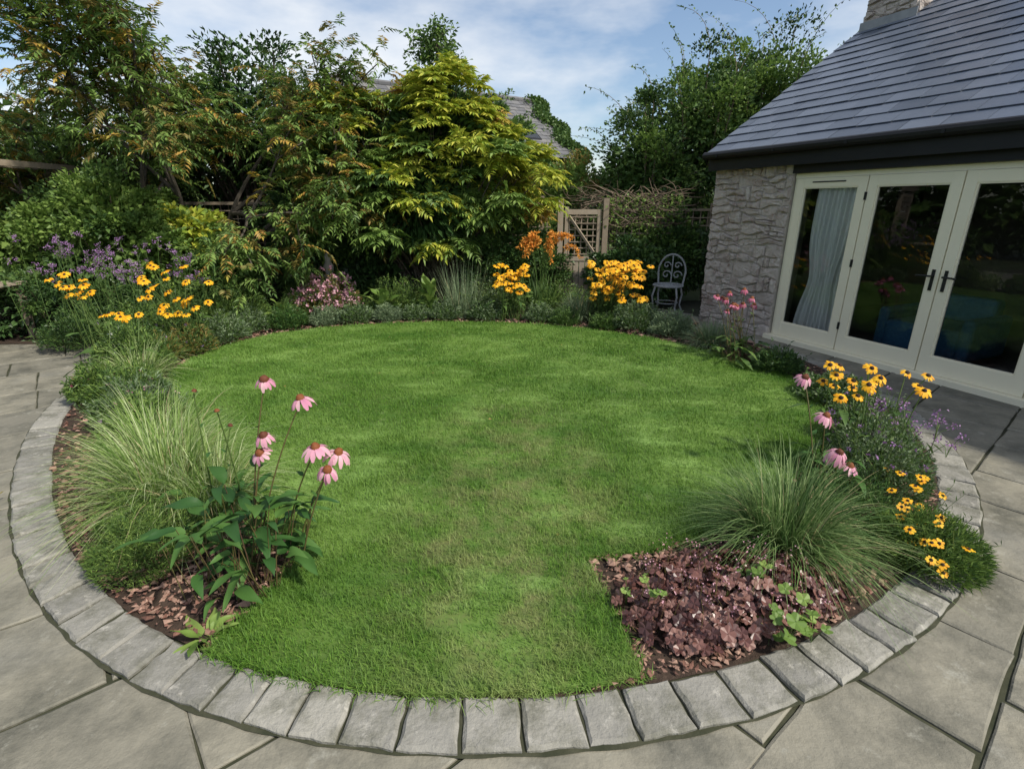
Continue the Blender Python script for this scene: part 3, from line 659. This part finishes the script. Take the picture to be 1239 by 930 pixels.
for t in np.linspace(0,math.pi,7)[:-1]: tube(mb,[CL(.2*math.cos(t),.2*math.sin(t),.45),CL(0,0,.447),CL(-.2*math.cos(t),-.2*math.sin(t),.45)],.007,0,5)
for sx,sy in ((-1,-1),(1,-1),(-1,1),(1,1)):
    tube(mb,[CL(.14*sx,.14*sy,.45),CL(.17*sx,.17*sy,.3),CL(.15*sx,.15*sy,.15),CL(.2*sx,.2*sy,0)],[.016,.015,.014,.016],0,6)
bk=[CL(.19*math.cos(t),.17,.62+.26*math.sin(t)) for t in np.linspace(0,math.pi,18)]
tube(mb,[CL(.17,.14,.45)]+bk+[CL(-.17,.14,.45)],.015)
for s in (-1,1):
    for zc,rr in ((.58,.07),(.72,.055)):
        tube(mb,[CL(s*.075+ (rr*(1-t/8))*math.cos(t),.165,zc+(rr*(1-t/8))*math.sin(t)) for t in np.linspace(0,7,22)],.010,0,5)
tube(mb,[CL(0,.15,.45),CL(0,.17,.65),CL(0,.17,.87)],.011,0,6)
tube(mb,circ(.15,.2),.008,0,5)
mb.build('garden_chair',[M['gmetal']])
mb=MB(); prof=[(.11,0),(.11,.05),(.07,.08),(.06,.5),(.10,.54),(.10,.58),(.045,.60),(.07,.66),(.085,.72),(.05,.78),(.055,.83),(.06,.87),(.03,.92),(.001,.93)]
ns=14; V=[(-2.95+r*math.cos(2*math.pi*s/ns),8.5+r*math.sin(2*math.pi*s/ns),z) for r,z in prof for s in range(ns)]
mb.add(V,[(j*ns+s,j*ns+(s+1)%ns,(j+1)*ns+(s+1)%ns,(j+1)*ns+s) for j in range(len(prof)-1) for s in range(ns)]); mb.build('stone_statue',[M['mortar']],smooth=True)
mb=MB(); ox=-.35
for x,y in ((-6.6,6.9),(-6.6,8.6),(-8.4,6.9),(-8.4,8.6)): box(mb,x+ox,x+ox+.1,y,y+.1,0,2.0)
for y in (6.88,8.62): box(mb,-8.7+ox,-6.3+ox,y,y+.06,2.0,2.14)
for x in np.arange(-8.55,-6.4,.3): box(mb,x+ox,x+ox+.05,6.6,8.9,2.142,2.22)
for z in np.arange(1.25,1.95,.12): box(mb,-8.3+ox,-6.61+ox,6.915,6.935,z,z+.1)
mb.build('wooden_pergola',[M['wood']])
mb=MB(); ox=-.3
for i in range(6): box(mb,-6.5+.1*i+ox,-6.41+.1*i+ox,5.5,6.7,.70,.73)
for x,y in ((-6.45,5.55),(-6.0,5.55),(-6.45,6.6),(-6.0,6.6)): box(mb,x+ox,x+ox+.06,y,y+.06,0,.70)
box(mb,-6.39+ox,-6.0+ox,5.56,5.6,.62,.699); box(mb,-6.39+ox,-6.0+ox,6.61,6.65,.62,.699)
mb.build('garden_table',[M['wood']])

# ------------------------------------------------------------ herbaceous plants
def grassclump(name,c,n,L,W,mat,spread=.08,tilt=(.05,.9),bend=(.3,1.1),seg=7,straw=.04,hb=.3):
    mb=MB(); P=np.zeros((n,3)); a=R.uniform(0,6.283,n); r=spread*np.sqrt(R.random(n)); P[:,0]=c[0]+r*np.cos(a);P[:,1]=c[1]+r*np.sin(a);P[:,2]=.015
    az=a+R.normal(size=n)*.6; ti=tilt[0]+(tilt[1]-tilt[0])*R.random(n)**1.1
    l=L*R.uniform(.45,1.12,n)*(1-.22*ti); s=R.random(n)<straw; be=R.uniform(bend[0],bend[1],n)*(.45+.55*ti)
    be=np.minimum(be,(np.cos(ti)+.02)/.8*1.0)
    for q,mm in ((~s,0),(s,1)):
        if q.sum(): blades(mb,P[q],az[q],ti[q],l[q],W*R.uniform(.6,1.3,q.sum()),be[q],seg,mm,hb=hb,zmin=.03)
    return mb.build(name,[mat,M['straw']])
grassclump('variegated_grass',(-1.98,2.62),1700,.86,.0058,M['var'],.17,tilt=(.05,.85),bend=(.5,1.3))
grassclump('variegated_grass',(-2.3,3.05),1100,.78,.0058,M['var'],.15,tilt=(.05,.85),bend=(.5,1.3))
grassclump('variegated_grass',(-1.65,2.5),700,.70,.005,M['var'],.12,tilt=(.05,.8),bend=(.5,1.3))
grassclump('blue_grass',(1.36,2.2),1800,.72,.0052,M['blu'],.14,tilt=(.05,.85),bend=(.5,1.3))
grassclump('variegated_grass',(-3.6,4.75),800,.62,.008,M['var'],.12,bend=(.5,1.2))
grassclump('blue_grass',(2.42,6.15),900,.5,.010,M['gry'],.13,bend=(.5,1.2))
grassclump('blue_grass',(1.0,7.6),900,.58,.011,M['gry'],.14,tilt=(.05,.7))
grassclump('variegated_grass',(-3.85,5.5),500,.45,.009,M['var'],.1)
grassclump('blue_grass',(-.75,7.95),300,1.0,.008,M['gry'],.28,tilt=(.02,.45),bend=(.05,.5))

def coneflowers(name,base,heads,petal,cone,leafm,stemm,rad=.062,n=13,droop=.75,cr=.021,ch=.024,nl=22,lL=.17,lW=.065,spread=.12,tallleaves=True,face=-.15,lh=.22):
    mb=MB(); base=np.array(base,float)
    for h in heads:
        h=np.array(h,float); ax=np.array([random.uniform(-.35,.35),face+random.uniform(-.35,.25),1]); ax/=np.linalg.norm(ax)
        b=base+np.array([random.uniform(-spread,spread),random.uniform(-spread,spread),0]); b[:2]=b[:2]*.75+h[:2]*.25
        b=np.array([b[0],b[1],.01]); mid=np.array([(b[0]*.6+h[0]*.4),(b[1]*.6+h[1]*.4),h[2]*.6])
        stems(mb,b,mid,h-ax*.012,.0042,.003,3,seg=8,sides=6)
        if petal is not None: flower(mb,h,ax,rad*random.uniform(.8,1.12),n,droop*random.uniform(.6,1.4),0,1,cr,ch)
        if tallleaves:
            for t in (.3,.5,.72):
                p=b*(1-t)**2+mid*2*t*(1-t)+h*t*t; az=random.uniform(0,6.28)
                ovate(mb,p,az,random.uniform(.7,1.2),lL*.62*(1.2-t),lW*.6*(1.2-t),random.uniform(.2,.6),2)
    for i in range(nl):
        az=random.uniform(0,6.28); b=base+np.array([random.uniform(-spread,spread),random.uniform(-spread,spread),0]);hgt=random.uniform(.02,lh)
        e=b+np.array([math.cos(az)*.08,math.sin(az)*.08,hgt+.05]); stems(mb,b,(b+e)/2+Z*.03,e,.003,.002,3,seg=3)
        s=random.uniform(.5,1.2); ovate(mb,e,az,random.uniform(.7,1.5),lL*s,lW*s*random.uniform(.8,1.1),random.uniform(.3,1.0),2,rows=8,wave=.1)
    return mb.build(name,[petal or M['pink'],cone,leafm,stemm],smooth=True)
coneflowers('echinacea',(-1.22,2.02,0),[(-1.11,2.2,.91),(-.96,2.2,.82),(-1.13,2.15,.66),(-1.15,2.13,.58),(-.86,2.05,.65),(-.80,2.0,.565),(-.78,2.1,.60)],M['pink'],M['cone'],M['ech'],M['rstem'],nl=85,lL=.165,lW=.068,spread=.2,lh=.36,droop=.8,face=-.2)
coneflowers('echinacea',(-1.5,2.35,0),[(-1.5,2.3,.82),(-1.38,2.25,.74),(-1.42,2.4,.6)],M['mid'],M['cone'],M['ech'],M['stem'],rad=.022,droop=.1,cr=.012,ch=.012,nl=16,lL=.14,lW=.05,spread=.1)
coneflowers('echinacea',(1.85,2.6,0),[(1.73,2.9,.69),(1.77,2.7,.53),(1.75,2.5,.40),(1.81,2.48,.33)],M['pink'],M['cone'],M['ech'],M['rstem'],nl=14,lL=.14,lW=.055,droop=.8,face=-.2)
coneflowers('echinacea',(2.5,5.5,0),[(2.45+random.uniform(-.2,.24),5.65+random.uniform(-.15,.15),random.uniform(.5,.80)) for _ in range(14)],M['mag'],M['cone'],M['mid'],M['rstem'],rad=.050,nl=60,lL=.17,lW=.06,spread=.17,droop=.8)
def rud(name,base,ctr,ext,k,rad=.045,nl=30,leafm='mid'):
    h=[(ctr[0]+max(-1.6,min(1.6,random.gauss(0,1)))*ext[0]*.5,ctr[1]+random.gauss(0,ext[1]*.5),ctr[2]+max(-1.5,min(1.3,random.gauss(0,1)))*ext[2]*.5) for _ in range(k)]
    return coneflowers(name,base,h,M['rud'],M['dcone'],M[leafm],M['stem'],rad=rad,n=12,droop=.32,cr=.014,ch=.014,nl=nl,lL=.17,lW=.055,spread=.2,tallleaves=True,face=-.5,lh=.4)
rud('rudbeckia',(2.15,3.0,0),(2.22,3.02,.64),(.36,.25,.13),20,.043)
rud('rudbeckia',(1.25,7.6,0),(1.50,7.40,.66),(.44,.4,.34),100,.066,70,'mid')
rud('rudbeckia',(.0,7.75,0),(.0,7.65,.66),(.28,.25,.26),44,.062,50)
rud('rudbeckia',(-3.85,6.1,0),(-3.92,5.95,.76),(.36,.3,.38),32,.058,50)
rud('rudbeckia',(-4.6,5.7,0),(-4.75,5.6,.84),(.2,.2,.18),12,.058,20)
rud('rudbeckia',(-3.75,4.9,0),(-3.9,5.0,.64),(.25,.2,.12),6,.05,12)
def mound(name,c,r,h,n,L,W,mats,fl=None,nf=0,fs=.012,tall=1.0):
    mb=MB(); P=np.zeros((n,3)); a=R.uniform(0,6.283,n); q=np.sqrt(R.random(n)); P[:,0]=c[0]+r*q*np.cos(a);P[:,1]=c[1]+r*q*np.sin(a)
    top=h*np.sqrt(np.clip(1-q*q*.85,0,1)); P[:,2]=.02+top*R.uniform(.25,1,n)*(.85+.3*np.sin(a*3+q*9))
    D=nrm(np.stack([np.cos(a)*q*.7,np.sin(a)*q*.7,np.full(n,.7)],1)+R.normal(size=(n,3))*.4)
    mk=R.integers(0,len(mats),n)
    for i in range(len(mats)): leaves(mb,P[mk==i],D[mk==i],L*R.uniform(.6,1.3,(mk==i).sum()),W,i,jit=.8)
    k=max(20,n//40); i=R.integers(0,n,k); A=P[i].copy(); A[:,:2]=(A[:,:2]-np.array(c[:2]))*.4+np.array(c[:2]); A[:,2]=0
    stems(mb,A,(A+P[i])/2+Z*.03,P[i]+D[i]*L,.002,.0012,len(mats),seg=3)
    k=max(8,n//150); i=R.integers(0,n,k); A=P[i]; C=A+nrm(D[i]+Z*.5+R.normal(size=(k,3))*.3)*R.uniform(.06,.2,k)[:,None]; stems(mb,A,(A+C)/2+Z*.01,C,.0018,.001,len(mats),seg=3)
    for t in np.linspace(.2,1,7): p=A*(1-t)+C*t; leaves(mb,p,rdir(k,.5),L*.8,W,0,jit=1)
    ms=mats+[M['stem']]
    if fl is not None:
        ms=ms+[fl]; i=R.integers(0,n,nf); F=P[i].copy(); F[:,2]+=R.uniform(.02,.1,nf)*tall
        A=P[i]; stems(mb,A,(A+F)/2,F,.0015,.001,len(mats),seg=1)
        for _ in range(9):
            leaves(mb,F+R.normal(size=F.shape)*fs*.35,rdir(nf,.3),fs*1.4,fs,len(ms)-1,jit=1)
    return mb.build(name,ms)
mound('feathery_herb',(-1.75,2.12),.25,.25,9000,.03,.004,[M['lit'],M['mid']])
mound('feathery_herb',(-1.92,2.35),.22,.22,5000,.03,.004,[M['lit'],M['mid']])
mound('coreopsis',(2.0,2.12),.24,.22,8000,.045,.006,[M['mid'],M['lit']])
mound('aster',(2.18,2.78),.28,.42,6500,.035,.009,[M['mid'],M['gry']],M['pur'],50,.011,1.6)
mound('thyme',(1.85,2.5),.26,.25,4500,.03,.008,[M['mid'],M['ech']])
mound('aster',(2.55,3.4),.26,.34,4500,.04,.01,[M['gry'],M['mid']],M['pur'],26,.011,1.2)
mound('geranium',(2.85,4.3),.3,.22,3000,.05,.02,[M['mid'],M['gry']])
mb=MB()
for _ in range(30):
    t=random.random(); x=2.28-.5*t+random.gauss(0,.07); y=2.6-.8*t+random.gauss(0,.07); z=random.uniform(.13,.32)*(1.1-.5*t)
    stems(mb,(x-.12,y+.03,.05),(x-.06,y,z),(x,y,z),.002,.0015,2,seg=4); flower(mb,(x,y,z),(random.uniform(-.4,.2),random.uniform(-.8,.1),1),.024,9,.1,0,1,.008,.008)
mb.build('yellow_daisies',[M['rud'],M['dcone'],M['stem']])
for (x,y,r,h,n,ms,fl,nf) in ((-2.6,3.4,.28,.34,5000,['mid','lit'],'pur',14),(-2.95,3.8,.3,.36,5000,['gry','mid'],'pink',12),(-3.3,4.2,.3,.32,4500,['mid','lit'],'mag',14),(-3.65,4.3,.2,.32,3500,['mid','lit'],'mag',10),
    (-3.8,5.1,.28,.35,4000,['mid','lit'],None,0),(-4.0,5.2,.28,.45,4500,['mid','lit'],'wht',14),(-3.75,5.85,.28,.3,3500,['mid','brn'],'pur',10),(-4.2,5.6,.3,.4,4000,['dk','mid'],None,0),(-3.7,6.4,.35,.34,4000,['gry','mid'],None,0),(-4.5,6.3,.5,.5,5000,['lit','mid'],'pur',20),(-5.2,6.2,.45,.45,5000,['dk','mid'],None,0),
    (-3.6,6.9,.3,.30,3500,['gry','mid'],None,0),(-3.15,7.15,.28,.28,3500,['mid','ech'],None,0),(-2.7,7.4,.25,.22,3000,['gry'],None,0),(-2.3,7.55,.25,.24,3000,['mid','gry'],None,0),(-1.85,7.62,.22,.22,2500,['gry'],None,0),(-1.45,7.7,.22,.2,2500,['mid','gry'],None,0),
    (-1.0,7.72,.25,.28,2500,['gry','mid'],None,0),(-.4,7.72,.28,.3,3000,['gry','mid'],None,0),(.4,7.6,.22,.24,2500,['gry','mid'],None,0),(.75,7.35,.2,.22,2000,['mid'],None,0),(1.7,7.1,.34,.34,5000,['gry','mid'],None,0),(2.1,6.7,.28,.3,3500,['gry'],None,0),(1.3,7.1,.2,.2,2000,['mid'],None,0),
    (2.75,5.15,.22,.22,2500,['dk','mid'],None,0),(-4.0,7.4,.5,.5,5000,['mid','lit'],None,0),(-1.8,8.2,.5,.55,5000,['mid','lit'],None,0),(-.3,8.3,.5,.5,4000,['lit','gry'],None,0),(.8,8.2,.5,.45,4000,['lit','mid'],None,0),(1.9,7.6,.28,.28,2500,['gry','mid'],None,0),(-3.2,7.9,.4,.45,4000,['mid','lit'],None,0),(-4.6,7.2,.45,.6,4000,['mid','lit'],None,0)):
    mound('perennial_clump',(x,y),r,h,n,.055,.014,[M[q] for q in ms],M[fl] if fl else None,nf,.016)
mound('pink_phlox',(-2.85,7.95),.52,.62,5500,.07,.02,[M['mid'],M['brn']],M['ppink'],340,.034,1.3)
mound('euphorbia_clump',(-3.85,5.45),.22,.3,2000,.07,.012,[M['brn'],M['mid']])
def verbena(c,ext,k,h):
    mb=MB(); A=np.stack([R.normal(c[0],ext*.4,k),R.normal(c[1],ext*.3,k),np.zeros(k)],1); C=A+np.stack([R.normal(0,.15,k),R.normal(0,.1,k),R.uniform(.65,1.1,k)*h],1)
    stems(mb,A,(A+C)/2+R.normal(size=(k,3))*.03,C,.004,.002,0,seg=5)
    for _ in range(3):
        C2=C+np.stack([R.normal(0,.05,k),R.normal(0,.05,k),R.uniform(-.03,.08,k)],1); stems(mb,C-Z*.1,C-Z*.03,C2,.002,.0015,0,seg=2)
        for _ in range(16): leaves(mb,C2+R.normal(size=(k,3))*.014,rdir(k,.4),.018,.012,1,jit=1)
    for t in R.uniform(.1,.8,12):
        p=A*(1-t)+C*t; leaves(mb,p,rdir(k,.1),.10,.018,2)
    mb.build('verbena',[M['stem'],M['pur'],M['mid']])
verbena((-5.1,6.6),.85,48,1.15); verbena((-4.4,6.7),.5,12,1.0); verbena((2.45,2.9),.2,9,.42)
mb=MB(); k=90; a=R.uniform(0,6.28,k); P=np.stack([.5+.15*np.cos(a),8.2+.12*np.sin(a),0*a],1)
blades(mb,P,a,np.abs(R.normal(.2,.15,k)),R.uniform(.6,.95,k),.02,R.uniform(.1,.5,k),5,0)
for i in range(12):
    x0=.5+random.uniform(-.1,.1); ex=x0+random.choice([-.35,-.2,.15,.3,.45])+random.uniform(-.06,.06); A=np.array([x0,8.2,0]);B=np.array([x0+(ex-x0)*.35,8.15,1.5]);C=np.array([ex,8.1,random.uniform(.8,1.2)])
    stems(mb,A,B,C,.004,.002,0,seg=8)
    for t in np.linspace(.55,1,18):
        p=A*(1-t)**2+B*2*t*(1-t)+C*t*t; q=np.repeat(p[None],4,0)+R.normal(size=(4,3))*.012; leaves(mb,q,rdir(4,.5),.062,.026,1,jit=1)
mb.build('crocosmia',[M['mid'],M['org']])
def rosette(name,c,k,L,W,mat,t0=.3,t1=1.2,hh=.0,rows=8):
    mb=MB()
    for i in range(k):
        az=i*2.4+random.uniform(-.2,.2); z=.015+hh*(i/k)
        ovate(mb,(c[0]+.02*math.cos(az),c[1]+.02*math.sin(az),z),az,random.uniform(t0,t1),L*random.uniform(.7,1.15),W*random.uniform(.8,1.2),random.uniform(.2,.6),0,rows=rows,wave=.12)
    if hh: stems(mb,(c[0],c[1],0),(c[0],c[1],hh*.5),(c[0],c[1],hh),.008,.005,1)
    mb.build(name,[mat,M['stem']],smooth=True)
rosette('primula',(-1.22,1.63),12,.15,.045,M['lit'],.6,1.35)
rosette('foxglove',(-3.35,7.5),14,.42,.11,M['lit'],.1,.8,.15); rosette('foxglove',(-1.95,7.8),18,.42,.12,M['lit'],.1,.9,.3); rosette('foxglove',(-1.25,8.0),16,.42,.12,M['lit'],.1,.7,.45)
rosette('foxglove',(-3.95,6.9),14,.38,.1,M['lit'],.1,.8,.2); rosette('foxglove',(-2.4,7.95),10,.35,.1,M['mid'],.1,.8,.25)
mb=MB()
for i in range(1250):
    a=random.uniform(0,6.28);q=math.sqrt(random.random()); x=.97+.54*q*math.cos(a);y=1.80+.31*q*math.sin(a)+.12*(x-.9)
    if math.hypot(x-C0[0],y-C0[1])>3.54 or (x<.6 and random.random()<.5): continue
    z=.03+.11*math.sqrt(max(0,1-q*q*.8))*random.uniform(.35,1.15)
    d=(math.cos(a)*q*.8+random.gauss(0,.5),math.sin(a)*q*.8-.15+random.gauss(0,.5),1)
    lobed(mb,(x,y,z),d,random.uniform(.013,.032),0)
    if i%4==0: stems(mb,(x*.9+.09,y*.9+.17,.0),(x,y,z*.5),(x,y,z),.0018,.0012,1,seg=2)
for i in range(60):
    a=random.uniform(0,6.28);q=math.sqrt(random.random()); x=.92+.42*q*math.cos(a);y=1.80+.25*q*math.sin(a); z=random.uniform(.14,.26)
    stems(mb,(x,y,.08),(x+.01,y,z*.7),(x+random.uniform(-.04,.04),y,z),.0012,.0009,1,seg=3)
    leaves(mb,np.array([[x,y,z]]*5)+R.normal(size=(5,3))*.012,rdir(5),.01,.007,2)
mb.build('heuchera',[M['heu'],M['rstem'],M['ppink']])
def geran(c,k,r,s):
    mb=MB()
    for i in range(k):
        a=random.uniform(0,6.28);q=math.sqrt(random.random());p=(c[0]+r*q*math.cos(a),c[1]+r*q*math.sin(a),random.uniform(.06,.19)); stems(mb,(c[0],c[1],.02),((c[0]+p[0])/2,(c[1]+p[1])/2,p[2]*.8),p,.0018,.0014,1,seg=3); lobed(mb,p,(random.gauss(0,.3),random.gauss(-.1,.3),1),s*random.uniform(.7,1.2),0)
    mb.build('geranium_seedling',[M['lit'],M['stem']])
geran((1.10,1.62),13,.11,.032); geran((1.04,1.85),8,.07,.026); geran((.60,1.76),9,.06,.018); geran((.49,1.80),4,.04,.014); geran((1.18,1.6),5,.05,.03)
mb=MB(); k=18; p=scatter(k,-3,2.5,1.6,7); P=np.concatenate([p,np.full((k,1),.062)],1); D=rdir(k); D[:,2]*=.15; leaves(mb,P,nrm(D),.03,.018,0,jit=.2); mb.build('fallen_leaves',[M['brn']])

# ------------------------------------------------------------ light, sky, camera
sd=np.array([.80,-.50,0.0]); sd/=np.linalg.norm(sd); el=math.radians(48)
sv=Vector((sd[0]*math.cos(el),sd[1]*math.cos(el),math.sin(el)))
L=bpy.data.lights.new('sun','SUN'); L.energy=4.6; L.angle=math.radians(3.0); L.color=(1,.94,.82)
so=bpy.data.objects.new('sun',L); col.objects.link(so); so.rotation_euler=sv.to_track_quat('Z','Y').to_euler()
w=bpy.data.worlds.new('World'); sc.world=w; w.use_nodes=True; nt=w.node_tree; nt.nodes.clear()
o=nt.nodes.new('ShaderNodeOutputWorld'); bg=nt.nodes.new('ShaderNodeBackground'); bg.inputs[1].default_value=.15
sky=nt.nodes.new('ShaderNodeTexSky'); sky.sky_type='NISHITA'; sky.sun_disc=False; sky.sun_elevation=el; sky.sun_rotation=math.atan2(sd[0],sd[1]); sky.air_density=1.0; sky.dust_density=1.0; sky.ozone_density=1.2
tc=nt.nodes.new('ShaderNodeTexCoord'); mp=nt.nodes.new('ShaderNodeMapping'); mp.inputs['Scale'].default_value=(1,1,2.6); mp.inputs['Location'].default_value=(.35,.1,.2); nt.links.new(tc.outputs['Generated'],mp.inputs[0])
n=noise(nt,2.2,6,vec=mp.outputs[0],rough=.55); f=maprange(nt,n,.43,.66,0,.85)
c=mixc(nt,f,sky.outputs[0],(6.8,6.9,7.0)); nt.links.new(c,bg.inputs[0]); nt.links.new(bg.outputs[0],o.inputs[0])
cam=bpy.data.cameras.new('camera'); co=bpy.data.objects.new('camera',cam); col.objects.link(co); sc.camera=co
cam.sensor_width=36; cam.lens=36*627/1239; cam.clip_end=600; cam.clip_start=.05
co.location=(0,0,1.65); co.rotation_euler=(math.radians(90-19.1),0,0)
sc.view_settings.view_transform='Standard'; sc.view_settings.look='None'; sc.view_settings.exposure=0
